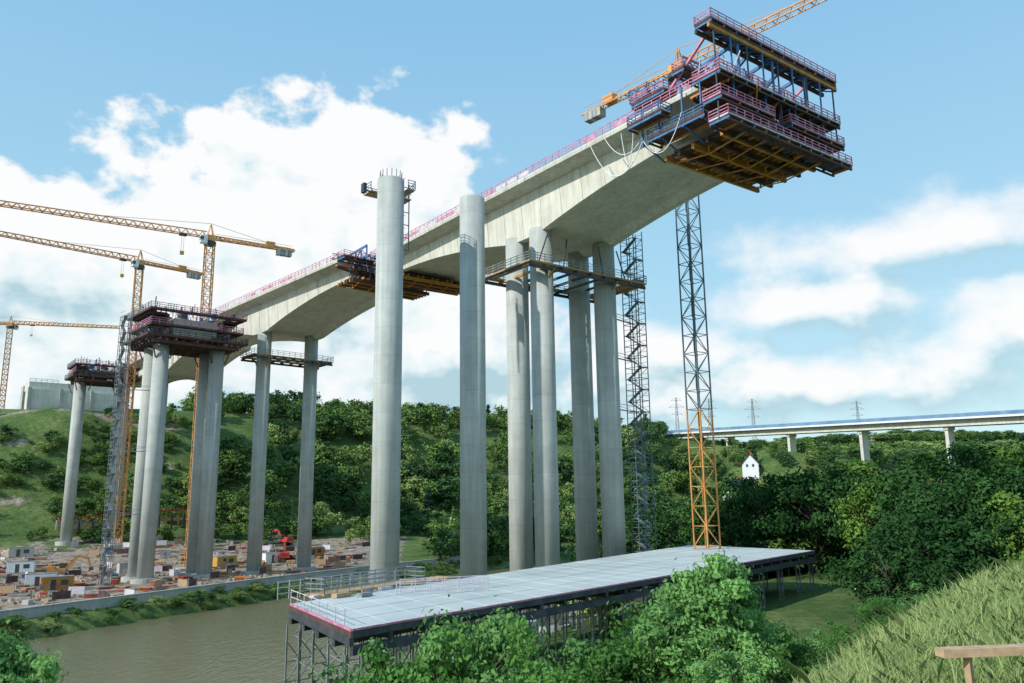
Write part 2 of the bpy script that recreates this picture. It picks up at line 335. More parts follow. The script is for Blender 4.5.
# ------------------------------------------------------------------ form travellers
def traveller(name,F,tip,zt,sg=1,full=True):
    b=B(); Z=zt
    def P(a,t,z): return F(tip+sg*a,t,z)
    def bx(a0,a1,t0,t1,z0,z1,k):
        A0,A1=sorted((tip+sg*a0,tip+sg*a1)); F.box(b,A0,A1,t0,t1,z0,z1,k)
    def plat(a0,a1,t0,t1,z,rail='pink',sides='nfab',under='orange'):
        bx(a0,a1,t0,t1,z-.12,z,'brown')
        n=max(2,int((t1-t0)/2.2))
        for i,t in enumerate(np.linspace(t0+.15,t1-.15,n)): b.beam(P(a0,t,z-.30),P(a1,t,z-.30),under if i%2 else 'blue',.16,.32)
        for a in (a0+.15,a1-.15): b.beam(P(a,t0,z-.58),P(a,t1,z-.58),'brown',.22,.22)
        c={'n':((a0,t0),(a1,t0)),'f':((a0,t1),(a1,t1)),'a':((a1,t0),(a1,t1)),'b':((a0,t0),(a0,t1))}
        for s in sides: p,q=c[s]; railing(b,P(*p,z),P(*q,z),rail,1.25,1.5,.09,3,kick=random.choice(['pink','net','brown']))
    H=7.2 if full else 4.2
    for t in (-7.2,-.0,7.2) if full else (-7,7):
        b.beam(P(-17 if full else -9,t,Z+.7),P(5.2,t,Z+.7),'blue',.35,.6)
        b.beam(P(-12 if full else -7,t,Z+H*.55),P(4.2,t,Z+H-1.0),'blue',.3,.45)
        xs=np.linspace(-12 if full else -7,4.2,6)
        for i,xv in enumerate(xs):
            zt2=Z+H*.55+(H*.45-1.0)*(i/5.)
            b.beam(P(xv,t,Z+.7),P(xv,t,zt2),'blue',.25)
            if i<5: b.beam(P(xv,t,Z+.7) if i%2 else P(xv,t,zt2),P(xs[i+1],t,Z+H*.55+(H*.45-1)*((i+1)/5.)) if i%2 else P(xs[i+1],t,Z+.7),'blue' if i%2 else 'pink',.2)
    for a,zc in ((-12,Z+H*.55),(-3,Z+H*.78)) if full else ((-6,Z+H*.5),):
        b.beam(P(a,-9.5,zc),P(a,9.5,zc),'blue',.4,.5); b.beam(P(a,-9.5,zc+1.3),P(a,9.5,zc+1.3),'pink',.15)
        for t in np.arange(-9.5,9,2.4): b.beam(P(a,t,zc),P(a,t+1.2,zc+1.3),'blue',.12); b.beam(P(a,t+1.2,zc+1.3),P(a,t+2.4,zc),'blue',.12)
    if full:
        plat(2.2,4.8,-13,14.5,Z+H,'pink')
        for a,k in ((2.5,'brown'),(4.5,'orange')): b.beam(P(a,-13.2,Z+H-.95),P(a,14.7,Z+H-.95),k,.35,.5)
        for t in np.arange(-12,14,1.5): b.beam(P(2.4,t,Z+H-.6),P(4.6,t+1.2,Z+H-1.3),'blue',.14)
        plat(-3.5,-1.6,-11,7,Z+H-3.0,'pink','nfab')
        plat(-11,-5,-11.2,-8.6,Z+2.6,'pink')
        plat(-13.5,-10,-9,-4,Z+5.2,'blue')
        for t in (-9,-4): b.beam(P(-12,t,Z+.2),P(-12,t,Z+5),'blue',.25)
        bx(-9,-6,-5,-2,Z+.8,Z+2.8,'orange'); bx(-12,-8,2,5,Z+.8,Z+2.4,'net'); bx(-4,-1.5,-5,-1,Z+.8,Z+2.6,'blue')
        plat(1.0,5.2,-12.5,13.8,Z+.3,'pink')
        b.beam(P(-19,-6,Z+2),P(0,-6,Z+3.5),'orange',.5,.7)
        b.beam(P(-8,-9.5,Z+1),P(3,-11,Z+H),'pink',.3,.4); b.beam(P(-8,9.5,Z+1),P(3,11,Z+H),'pink',.3,.4)
        b.beam(P(-7,-3,Z+1),P(3,-3,Z+H-.5),'blue',.35,.5); b.beam(P(-7,4,Z+1),P(3,4,Z+H-.5),'blue',.35,.5)
    else: plat(.5,3.4,-12,12,Z+.2,'pink')
    hs=np.linspace(-12.4,13.6,9) if full else np.linspace(-10,10,5)
    for i,t in enumerate(hs):
        b.beam(P(4.6 if full else 2.6,t,Z+H-1.2 if full else Z+.2),P(4.6 if full else 2.6,t,Z-6.2 if full else Z-4.4),'blue' if i%2 else 'dsteel',.16)
    zb=Z-6.6 if full else Z-4.7
    a0=-7 if full else -3; a1=5.6 if full else 3.8
    bx(a0+1,a1-1.2,-8.6,8.6,zb+1.0,zb+1.25,'brown')
    for i,t in enumerate(np.linspace(-8.4,8.4,15)): b.beam(P(a0,t,zb+.72),P(a1,t,zb+.72),'orange' if i%3 else 'brown',.2,.5)
    for i,a in enumerate(np.linspace(a0+.5,a1-.5,6)): b.beam(P(a,-9.8,zb+.1),P(a,10.2,zb+.1),'brown' if i%2 else 'orange',.4,.7)
    for t in np.linspace(-8,8,5):
        b.beam(P(a0+.5,t,zb-.2),P((a0+a1)/2,t,zb-1.0),'orange',.14); b.beam(P(a1-.5,t,zb-.2),P((a0+a1)/2,t,zb-1.0),'orange',.14)
        b.beam(P((a0+a1)/2,t,zb-1.0),P((a0+a1)/2,t,zb),'orange',.14)
    if full:
        plat(2.6,5.4,-12.8,-2,Z-3.2,'pink'); plat(2.6,5.4,1.5,14.0,Z-3.0,'pink')
        plat(3.0,6.0,-12.4,14.4,Z-6.0,'pink')
        plat(-7,2.5,-12.6,-9.9,Z-4.4,'blue'); plat(-7,2.5,10.4,13.2,Z-4.4,'pink')
        plat(-9,-3,-14.2,-12.2,Z-2.2,'blue','nfab')
        for a in (-8,-5,-1,2): 
            b.beam(P(a,-12.4,Z-5),P(a,-12.4,Z+.5),'blue',.2); b.beam(P(a,-12.4,Z-4.6),P(a,-8.2,Z-6.2),'blue',.2); b.beam(P(a,13,Z-5),P(a,13,Z+.5),'blue',.2)
    bx(.3,a1-2.2,-7.9,-7.5,zb+1.3,Z-.4,'brown'); bx(.3,a1-2.2,7.5,7.9,zb+1.3,Z-.4,'brown')
    for t in np.arange(-7.2,7.3,1.2): b.beam(P(.6,t,zb+1.3),P(.6,t,Z-.6),'orange' if int(t*5)%3 else 'brown',.18,.25)
    bx(.15,.4,-7.4,7.4,zb+1.3,Z-1.4,'brown')
    for t0 in (-12.2,8.2):
        bx(.2,a1-2.6,t0,t0+3.9,Z-1.6,Z-1.35,'orange')
        for a in np.linspace(.5,a1-2.8,4): b.beam(P(a,t0,Z-1.75),P(a,t0+3.9,Z-2.3),'brown',.2,.3)
    for i in range(46 if full else 16):
        a=random.uniform(-12,4) if full else random.uniform(-5,2); t=random.uniform(-9,10); z=Z+.5 if a<0 else random.choice([Z+.35,Z-3.1,Z+.35]) if full else Z+.3
        s=random.uniform(.4,1.1); bx(a,a+s,t,t+s*1.3,z,z+s*.9,random.choice(['pink','blue','net','orange','white','blue']))
    for i in range(70 if full else 14):
        a=random.uniform(-10,4.5) if full else random.uniform(-3,3); t=random.uniform(-11,12); z=Z+random.uniform(-4,.8)
        b.beam(P(a,t,z),P(a+random.uniform(-1.6,1.6),t+random.uniform(-1.8,1.8),z+random.uniform(1.5,4.5)),random.choice(['blue','pink','dsteel','net','orange']),.13)
    return b.obj(name)
traveller('form_traveller',F1,40.,51.0,1,True)
traveller('form_traveller',F1,-45.2,51.0,-1,False)
traveller('form_traveller',F2,44.2,50.9,1,False)
def pierhead(name,F,z0,z1,ht,ha,seed):
    random.seed(seed); b=B()
    for a in np.linspace(-ha,ha,8): b.beam(F(a,-ht,z0+.4),F(a,ht,z0+.4),'brown',.45,.8)
    for t in np.linspace(-ht+.3,ht-.3,13): b.beam(F(-ha-.6,t,z0+1.1),F(ha+.6,t,z0+1.1),random.choice(['brown','dsteel','brown','pink']),.25,.5)
    F.box(b,-ha,ha,-ht*.68,ht*.68,z0+1.5,z0+1.8,'brown')
    zc=z0+(z1-z0)*.72
    for s in (-1,1):
        t0=s*ht*.55; t1=s*ht*.66
        vs=[F(-ha*.8,t0,z0+1.8),F(ha*.8,t0,z0+1.8),F(ha*.8,t0+s*.3,z0+1.8),F(-ha*.8,t0+s*.3,z0+1.8),F(-ha*.8,t1,zc),F(ha*.8,t1,zc),F(ha*.8,t1+s*.3,zc),F(-ha*.8,t1+s*.3,zc)]
        b.hexa(vs,'brown')
        F.box(b,-ha*.8,ha*.8,*sorted((t1+s*.3,s*ht*1.02)),zc-.5,zc,'brown')
        for a in np.linspace(-ha*.8,ha*.8,9):
            b.beam(F(a,s*ht*.98,z0+1),F(a,s*ht*.98,zc-.5),'dsteel',.2); b.beam(F(a,t0,z0+2),F(a,s*ht*.98,zc-.7),'brown',.18)
    F.box(b,-ha*.8,ha*.8,-ht*.5,ht*.5,z0+1.81,zc-1,'girder')
    for z,e in ((z0+1.6,1.6),((z0+zc)/2+.5,.7),(zc+.2,1.2)):
        for (p,q) in (((-ha-e,-ht-e),(ha+e,-ht-e)),((ha+e,-ht-e),(ha+e,ht+e)),((ha+e,ht+e),(-ha-e,ht+e)),((-ha-e,ht+e),(-ha-e,-ht-e))):
            railing(b,F(*p,z),F(*q,z),random.choice(['pink','dsteel','brown','pink','steel']),1.4,1.8,.11,3,kick='brown')
        for (x0,x1,y0,y1) in ((-ha-e,ha+e,-ht-e,-ht-e+1.7),(-ha-e,ha+e,ht+e-1.7,ht+e),(-ha-e,-ha-e+1.5,-ht-e+1.71,ht+e-1.71),(ha+e-1.5,ha+e,-ht-e+1.71,ht+e-1.71)):
            F.box(b,x0,x1,y0,y1,z-.25,z,'brown')
    for i in range(170):
        a=random.uniform(-ha,ha)*1.1; t=random.uniform(-ht,ht)*1.05; z=random.choice([z0+1.8,zc+.1,zc+.1,z0+.5]); h=random.uniform(.8,3.6)
        if random.random()<.65: b.beam(F(a,t,z),F(a+random.uniform(-.8,.8),t,z+h),random.choice(['pink','dsteel','blue','dsteel','steel']),.15)
        else: F.box(b,a,a+random.uniform(.4,1.6),t,t+random.uniform(.4,1.6),z,z+h*.4,random.choice(['brown','net','blue','dsteel','brown','brown']))
    for t in (-6.6,6.6):
        for a in (-1,1): 
            for s in (-1,1): b.beam(F(a*5,t+s*2.6,z0+.2),F(a*4.2,t+s*1.6,z0-3),'brown',.25)
    return b.obj(name)
pierhead('pier_head_formwork',N2,36.6,47.0,10.2,7.4,3)
pierhead('pier_head_formwork',N3,39.0,46.0,8.5,5.5,5)
# ------------------------------------------------------------------ cranes
def lattice(b,base,top,w,k,step=None,th=.16,k2=None,zsw=None):
    base=Vector(base); top=Vector(top); ax=(top-base); L=ax.length; ax.normalize()
    u=Vector((1,0,0)) if abs(ax.x)<.9 else Vector((0,1,0)); x=(u-ax*u.dot(ax)).normalized(); y=ax.cross(x)
    x,y=(x*.82+y*.57).normalized(),(y*.82-x*.57).normalized()
    step=step or w*1.1; n=int(L/step); cs=[(-1,-1),(1,-1),(1,1),(-1,1)]
    def pt(i,c): return base+ax*(L*i/n)+x*(c[0]*w/2)+y*(c[1]*w/2)
    for i in range(n):
        kk=k if (zsw is None or (base+ax*(L*i/n)).z<zsw) else k2
        for j,c in enumerate(cs):
            c2=cs[(j+1)%4]
            b.beam(pt(i,c),pt(i+1,c),kk,th*1.3)
            b.beam(pt(i,c),pt(i,c2),kk,th*.7)
            if (i+j)%2: b.beam(pt(i,c),pt(i+1,c2),kk,th*.7)
            else: b.beam(pt(i,c2),pt(i+1,c),kk,th*.7)
        b.beam(pt(i,(-.3,0)),pt(i+1,(.3,0)) if i%2 else pt(i+1,(-.3,0)),kk,th*.5)
def jib(b,p,d,L,z,k,w=1.4,h=1.7,th=.14,taper=False):
    d=Vector((d[0],d[1],0)).normalized(); s=Vector((-d.y,d.x,0)); p=Vector((p[0],p[1],z)); n=int(L/2.2)
    for i in range(n):
        a=p+d*(L*i/n); c=p+d*(L*(i+1)/n); m=(a+c)/2
        h1=h*(1-.35*i/n)
        up=Vector((0,0,h1)); 
        b.beam(a+s*w/2,c+s*w/2,k,th*1.2); b.beam(a-s*w/2,c-s*w/2,k,th*1.2); b.beam(a-s*w/2,a+s*w/2,k,th*.8)
        b.beam(a+up,c+Vector((0,0,h*(1-.35*(i+1)/n))),k,th*1.3)
        for q in (1,-1):
            b.beam(a+s*q*w/2,m+Vector((0,0,h1)),k,th*.8); b.beam(m+Vector((0,0,h1)),c+s*q*w/2,k,th*.8)
def crane(name,x,y,zj,d,Lj,Lc,w=2.2,k='crane',th=.16,k2=None,zsw=None,base=None,trolley=.6):
    b=B(); zb=(hz(x,y) if base is None else base)
    Fc=Fr((x,y),d)
    Fc.box(b,-3,3,-3,3,zb-1,zb+.8,'wall')
    lattice(b,(x,y,zb+.8),(x,y,zj-2.2),w,k,th=th,k2=k2,zsw=zsw)
    kt=k
    b.cyl((x,y),w*.75,zj-2.2,zj-1.2,'dsteel',20); Fc.box(b,-w*.5,w*.5,-w*.5,w*.5,zj-1.2,zj+.6,kt)
    Fc.box(b,1.2,3.0,1.0,2.6,zj-2.4,zj-.2,'white'); Fc.box(b,2.2,3.05,.95,2.65,zj-1.6,zj-.6,'glass')
    for s in (-.7,.7):
        b.beam(Fc(-.8,s,zj+.6),Fc(0,0,zj+4.2),kt,.2); b.beam(Fc(.8,s,zj+.6),Fc(0,0,zj+4.2),kt,.2)
    dd=Fc.d
    jib(b,(x+dd[0]*1,y+dd[1]*1),dd,Lj,zj,kt,th=th); jib(b,(x-dd[0]*1,y-dd[1]*1),(-dd[0],-dd[1]),Lc,zj-.2,kt,h=.9,th=th*1.3)
    b.beam(Fc(0,0,zj+4.2),Fc(Lj*.45,0,zj+1.6),kt,.09); b.beam(Fc(0,0,zj+4.2),Fc(-Lc*.85,0,zj+.6),kt,.09)
    for i in range(4): Fc.box(b,-Lc+i*1.1,-Lc+i*1.1+.95,-.9,.9,zj-2.0,zj-.3,'wall' if i%2 else 'steel')
    Fc.box(b,-Lc+5,-Lc+7.5,-.8,.8,zj+.05,zj+1.5,kt)
    for s in (-1.0,1.0): b.beam(Fc(-Lc,s,zj+1),Fc(-1,s,zj+1),kt,.08)
    a=Lj*trolley; Fc.box(b,a-1,a+1,-.7,.7,zj-.5,zj-.1,'dsteel'); b.beam(Fc(a-.3,0,zj-.4),Fc(a-.3,0,zj-5),'dsteel',.06); b.beam(Fc(a+.3,0,zj-.4),Fc(a+.3,0,zj-5),'dsteel',.06)
    Fc.box(b,a-.5,a+.5,-.3,.3,zj-6.0,zj-5,'yellow')
    return b.obj(name)
crane('tower_crane',-84.5,215,73.5,(-.84,-.54),60,23,2.2,th=.20,trolley=.12)
crane('tower_crane',-120.7,250,77.5,(-.7,-.71),52,20,2.1,th=.22,trolley=.1)
crane('tower_crane',-257,400,92,(.96,.26),50,18,2.4,th=.3,trolley=.2)
crane('tower_crane',31.5,135,77.5,(.67,-.74),48,23,2.9,th=.15,k2='cranegrey',zsw=14,trolley=.98,base=-15)
def stair_tower(name,x,y,z0,z1,w,k,d,ties=()):
    b=B(); Fs=Fr((x,y),d)
    n=int((z1-z0)/2.0)
    for sx in (-1,0,1):
        for sy in (-1,1): b.beam(Fs(sx*w,sy*w*.7,z0),Fs(sx*w,sy*w*.7,z1),k,.13)
    for i in range(n+1):
        z=z0+i*2
        for sy in (-1,1): b.beam(Fs(-w,sy*w*.7,z),Fs(w,sy*w*.7,z),k,.09); b.beam(Fs(-w,sy*w*.7,z+1),Fs(w,sy*w*.7,z+1),k,.06)
        for sx in (-1,1): b.beam(Fs(sx*w,-w*.7,z),Fs(sx*w,w*.7,z),k,.09)
        if i<n:
            s=1 if i%2 else -1
            b.beam(Fs(-w*s,-.3*w,z),Fs(w*s,-.3*w,z+2),'steel',.7,.08); 
            b.beam(Fs(-w*s,w*.7,z),Fs(w*s,w*.7,z+2),k,.07)
            Fs.box(b,-w if s>0 else w*.6,-w*.6 if s>0 else w,-w*.65,w*.65,z-.05,z+.02,'steel')
    for (px,py,z) in ties:
        b.beam((x,y,z),(px,py,z),k,.18); b.beam((x,y,z+1),(px,py,z+1),k,.08); b.beam((x,y,z),(px,py,z+1),k,.06)
    return b.obj(name)
stair_tower('scaffold_stair_tower',22.4,142.5,-17,48.5,1.65,'cranegrey',F1.d,ties=[(15.9,134.5,z) for z in (5,15,24,31)])
stair_tower('scaffold_stair_tower',-89.5,181,-17,43,1.3,'steel',N2.d,ties=[(-83,184,z) for z in (-2,12,26)])
b=B()
def cable(p,q,sag,k='net',w=.08):
    p=Vector(p);q=Vector(q);pr=p
    for i in range(1,15):
        u=i/14; c=p.lerp(q,u)-Vector((0,0,sag*4*u*(1-u))); b.beam(pr,c,k,w); pr=c
cable(F1(21,-11.7,50.5),F1(33,-12.3,49),6.0,'white'); cable(F1(24,-11.7,50.5),F1(33,-12.3,49),3.4,'white'); cable(F1(31,-12.4,49),F1(39,-12.6,48),4.5,'white'); cable(F1(28,-12.4,49.5),F1(30.5,-12.6,48.5),4.5,'white')
b.obj('hanging_cables')
# ------------------------------------------------------------------ temporary trestle deck
A_=(-18.9,70.2);B_=(-10.9,55.8);C_=(46.2,127.5);D_=(31.2,147.)
tr=empty('temporary_trestle_bridge')
def lp(p,q,u): return (p[0]+(q[0]-p[0])*u,p[1]+(q[1]-p[1])*u)
b=B('roof'); zt=-8.3
b.hexa([(*A_,zt-.12),(*B_,zt-.12),(*C_,zt-.12),(*D_,zt-.12),(*A_,zt),(*B_,zt),(*C_,zt),(*D_,zt)],'roof')
n=26
for i in range(1,n):
    p=lp(B_,C_,i/n);q=lp(A_,D_,i/n); b.beam((*p,zt+.008),(*q,zt+.008),'roof',.08,.03)
for i in range(3):
    p=lp(A_,B_,.25*(i+1)); q=lp(D_,C_,.25*(i+1)); b.beam((*p,zt+.012),(*q,zt+.012),'roof',.08,.03)
for p,q in ((A_,B_),(B_,C_),(C_,D_),(D_,A_)):
    b.beam((*p,zt-.35),(*q,zt-.35),'brown' if p in (A_,) else 'dsteel',.12,.42)
b.beam((*A_,zt-.05),(*B_,zt-.05),'pink',.16,.16)
b.beam((*B_,zt-.02),(*C_,zt-.02),'pink',.12,.12)
b.obj('deck_sheets',tr)
b=B()
for i in range(0,27):
    u=i/26; p=lp(B_,C_,u);q=lp(A_,D_,u)
    b.beam((*p,zt-.8),(*q,zt-.8),'dsteel',.3,.5)
for j in range(5):
    p=lp(A_,B_,j/4);q=lp(D_,C_,j/4); b.beam((*p,zt-1.35),(*q,zt-1.35),'dsteel',.35,.6)
for i in range(0,14):
    u=i/13+.004
    for j in range(5):
        p=lp(lp(A_,B_,.02+j*.24),lp(D_,C_,.02+j*.24),min(u,.99)); g=max(hz(*p),-20)
        dx=lp((0,0),(C_[0]-B_[0],C_[1]-B_[1]),1); l=math.hypot(*dx); ux,uy=dx[0]/l*.7,dx[1]/l*.7
        for s in (-1,1):
            b.beam((p[0]+ux*s,p[1]+uy*s,g-1),(p[0]+ux*s,p[1]+uy*s,zt-1.6),'steel',.12)
        z=g; f=1
        while z<zt-3:
            b.beam((p[0]-ux*f,p[1]-uy*f,z),(p[0]+ux*f,p[1]+uy*f,z+1.6),'steel',.07); b.beam((p[0]-ux,p[1]-uy,z),(p[0]+ux,p[1]+uy,z),'steel',.07); z+=1.6; f=-f
        if i in (0,1) and j<4:
            p2=lp(lp(A_,B_,.02+(j+1)*.24),lp(D_,C_,.02+(j+1)*.24),min(u,.99))
            for z in np.arange(-18,zt-2,1.8):
                b.beam((*p,z),(*p2,z),'steel',.08); b.beam((*p,z),(*p2,z+1.8),'steel',.06)
                m_=lp(p,p2,.5); b.beam((*m_,z),(*m_,z+1.8),'steel',.1)
b.obj('scaffold_supports',tr)
b=B()
railing(b,(*A_,zt),(*lp(A_,B_,.9),zt),'net',1.1,2,.05,2)
S1=Fr(lp(A_,D_,.10),(D_[0]-A_[0],D_[1]-A_[1]))
for (p,q) in (((-5,0),(9,0)),((-5,-2.6),(9,-2.6)),((-5,-2.6),(-5,0)),((9,-2.6),(9,0))): railing(b,S1(p[0],p[1]+3,zt+.3),S1(q[0],q[1]+3,zt+.3),'steel',1.3,1.5,.08,3)
S1.box(b,-5,9,.4,3,zt+.15,zt+.3,'wood')
for k in range(7): b.beam(S1(9+k*.8,.5,zt+.2),S1(9+k*.8,2.8,zt+.2),'wood',.3,.1)
railing(b,S1(-8,3,zt),S1(6,3.0,zt-.0),'net',1.5,1.2,.06,3)
railing(b,S1(-1,-4.5,zt),S1(6,-9.5,zt),'net',1.2,1.3,.06,3)
railing(b,S1(1,-3.2,zt),S1(8,-8.2,zt),'net',1.2,1.3,.06,3)
for i in range(7):
    a=random.uniform(-6,6); t=random.uniform(-3,2); S1.box(b,a,a+random.uniform(.6,2),t,t+random.uniform(.3,.9),zt+.03,zt+random.uniform(.15,.4),random.choice(['wood','net','steel']))
b.obj('access_railings',tr)
b=B('roof')
G=Fr((52,122),(.62,.785))
G.box(b,-14,16,-7,-1.5,-12.2,-11.9,'roof'); railing(b,G(-14,-1.5,-11.9),G(16,-1.5,-11.9),'steel',1.1,2.4,.07,2)
for a in range(-13,17,5): 
    for t in (-6.5,-2): b.beam(G(a,t,-18),G(a,t,-12.2),'steel',.25)
b.obj('lower_access_ramp')
# ------------------------------------------------------------------ old viaduct in the distance
ov=empty('distant_viaduct'); b=B()
P0=Vector((96,524,40.6)); P1=Vector((300,222,27.6)); dv=(P1-P0); Lv=dv.length; dn=dv.normalized(); sv=Vector((-dn.y,dn.x,0)).normalized()
def ob(u0,u1,s0,s1,z0,z1,k):
    c=[]
    for z in (z0,z1):
        for u,s in ((u0,s0),(u1,s0),(u1,s1),(u0,s1)): c.append(P0+dv*u+sv*s+Vector((0,0,z)))
    b.hexa(c,k)
ob(0,1,-7,7,-.7,0,'girder'); ob(0,1,-4.5,4.5,-3.7,-.703,'girder')
ob(0,1,-7.2,-6.9,.003,1.7,'bbar'); ob(0,1,6.9,7.2,.003,1.7,'bbar'); ob(0,1,-7.25,-6.85,-.9,.0,'white'); ob(0,1,6.85,7.25,-.9,0,'white')
b.obj('deck',ov); b=B()
for k in range(9):
    u=.04+k*.118; c=P0+dv*u; F=Fr((c.x,c.y),(dn.x,dn.y)); z1=c.z-3.71
    F.box(b,-.8,.8,-2.6,2.6,-18,z1,'girder'); F.box(b,-1.1,1.1,-3.2,3.2,z1-1.5,z1-.003,'girder')
b.obj('piers',ov)
def pylon(x,y,zb,h):
    b=B(); 
    for s in (-1,1):
        for t in (-1,1): b.beam((x+s*3.5,y+t*3.5,zb),(x+s*.5,y+t*.5,zb+h),'steel',.4)
    for i in range(8):
        u=i/8; w=3.5-3*u; w2=3.5-3*(u+.125)
        for s in (-1,1): b.beam((x-s*w,y-w,zb+h*u),(x+s*w2,y-w2,zb+h*(u+.125)),'steel',.3)
    for u,a in ((.68,9),(.82,12),(.95,8)):
        b.beam((x-a,y,zb+h*u),(x+a,y,zb+h*u),'steel',.4); b.beam((x-a,y,zb+h*u),(x,y,zb+h*(u+.06)),'steel',.3); b.beam((x+a,y,zb+h*u),(x,y,zb+h*(u+.06)),'steel',.3)
    b.obj('power_pylon')
for x,y,zt_ in ((290,1180,143),(345,1150,138),(250,1220,150),(560,1300,150)):
    zb=hz(x,y)-2; pylon(x,y,zb,max(40,zt_-zb))
def house(x,y,rot,w,l,h,rh):
    z=hz(x,y); e=empty('white_house'); F=Fr((x,y),(math.cos(rot),math.sin(rot)))
    b=B(); F.box(b,-l/2,l/2,-w/2,w/2,z-3,z+h,'white')
    b.add([F(-l/2,-w/2,z+h),F(-l/2,w/2,z+h),F(-l/2,0,z+h+rh-.2)],[(0,1,2)],'white'); b.add([F(l/2,-w/2,z+h),F(l/2,w/2,z+h),F(l/2,0,z+h+rh-.2)],[(0,1,2)],'white')
    o=b.obj('walls',e)
    b=B()
    for s in (-1,1):
        b.hexa([F(-l/2-.6,s*(w/2+.7),z+h-.5),F(l/2+.6,s*(w/2+.7),z+h-.5),F(l/2+.6,0,z+h+rh),F(-l/2-.6,0,z+h+rh),F(-l/2-.6,s*(w/2+.7),z+h-.2),F(l/2+.6,s*(w/2+.7),z+h-.2),F(l/2+.6,0,z+h+rh+.3),F(-l/2-.6,0,z+h+rh+.3)],'slate')
    F.box(b,1,2,-.5,.5,z+h+rh-1,z+h+rh+1.5,'red'); b.obj('roof',e)
    b=B()
    for s in (-1,1):
        for i in range(4):
            for zz in (1,3.6):
                a=-l/2+1.5+i*(l-3)/3.5; F.box(b,a,a+1.1,*sorted((s*w/2,s*(w/2+.06))),z+zz,z+zz+1.4,'glass')
        for t in (-2,1): F.box(b,*sorted((s*l/2,s*(l/2+.06))),t,t+1.1,z+3.6,z+5,'glass')
    b.obj('windows',e)
HX,HY=111,402
house(HX,HY,.5,9,13,6,5); house(HX+11,HY+14,1.2,8,11,5,5)
# ------------------------------------------------------------------ construction site (far bank)
random.seed(11)
def rx(rv,y): return (rv+.455*y+.002*max(0,y-170)**2)/.89
b=B('wall')
pts=[(rx(-126,yv),yv) for yv in np.arange(100,236,6.)]
for p,q in zip(pts[:-1],pts[1:]):
    if p[1]>112: b.beam((*p,-16.9),(*q,-16.9),'wall',.5,3.0); b.beam((*p,-15.35),(*q,-15.35),'wall',.7,.2)
b.obj('quay_wall')
b=B()
pts=[(rx(-127.5,yv),yv) for yv in np.arange(112,236,5.)]
for i,(p,q) in enumerate(zip(pts[:-1],pts[1:])):
    if i%5==3: continue
    railing(b,(*p,hz(*p)+.2),(*q,hz(*q)+.2),('red','net','orange')[i%3],1.2,2.4,.09,2)
b.obj('site_fence')
b=B()
for k in range(12):
    x=-146+k*3.2; y=262+k*2.6; z=hz(x,y)
    b.beam((x,y,z-1),(x,y,z+6),'orange',.3); b.beam((x,y,z+6),(x+3.2,y+2.6,z+6),'red',.4,.5)
    b.beam((x,y,z+3),(x+3.2,y+2.6,z+3),'wood',.1,1.0)
    b.beam((x+1.5,y+1.2,z-1),(x+1.5,y+1.2,z+5),'brown',.5)
b.beam((-150,268,-8),(-108,300,-8),'wall',1.0,7)
b.obj('retaining_wall_formwork')
def container(x,y,rot,k,l=6,w=2.45,h=2.6,z=None):
    b=B(); F=Fr((x,y),(math.cos(rot),math.sin(rot))); z=hz(x,y)+.1 if z is None else z
    F.box(b,0,l,0,w,z,z+h,k); n=int(l/.4)
    for i in range(n): 
        F.box(b,i*.4+.05,i*.4+.22,-.05,-.002,z+.15,z+h-.15,k)
    F.box(b,-.04,l+.04,-.06,w+.06,z+h+.002,z+h+.1,'steel'); F.box(b,l*.3,l*.3+.9,-.08,-.052,z+.1,z+2.1,'dsteel'); F.box(b,l*.6,l*.6+1.3,-.08,-.052,z+1,z+2,'glass')
    b.obj('site_container')
for x,y,r,k in ((-96,168,.6,'orange'),(-104,176,.5,'white'),(-98,205,.7,'wall'),(-80,222,.9,'yellow'),(-126,205,.4,'white'),(-70,232,.7,'white'),(-62,246,.8,'orange'),(-140,228,.5,'wall')):
    container(x,y,r,k)
b=B()
for i in range(1300):
    y=random.uniform(128,275); x=rx(random.uniform(-245,-129),y)
    if x/y>-.18 or -.5*x+.866*y>288: continue
    z=hz(x,y); th=random.random()*3; F=Fr((x,y),(math.cos(th),math.sin(th)))
    t=random.random()
    if t<.3:
        for k in range(random.randint(1,4)): F.box(b,0,random.uniform(2,4.5),-.5,.7,z+k*.22,z+k*.22+.16,random.choice(['wood','wood','brown','steel','orange','red']))
    elif t<.42: F.box(b,0,random.uniform(.5,1.6),0,random.uniform(.5,1.3),z-.1,z+random.uniform(.3,1.2),random.choice(['wall','orange','net','red','blue','steel','wall','rubble']))
    elif t<.65:
        for k in range(5):
            s=random.uniform(.2,.8); F.box(b,k*.7,k*.7+s,k%2*.6,k%2*.6+s,z-.2,z+s*.6,'rubble')
    elif t<.88:
        for k in range(6): b.beam(F(0,k*.16,z+.2),F(random.uniform(3,7),k*.17,z+.25),random.choice(['steel','dsteel','brown','red','orange']),.13)
    else:
        b.beam(F(0,0,z),F(0,0,z+2.2),'steel',.1); b.beam(F(3,0,z),F(3,0,z+2.2),'steel',.1); b.beam(F(0,0,z+1.2),F(3,0,z+1.2),random.choice(['net','wood','brown']),.05,1.4)
b.obj('construction_materials')
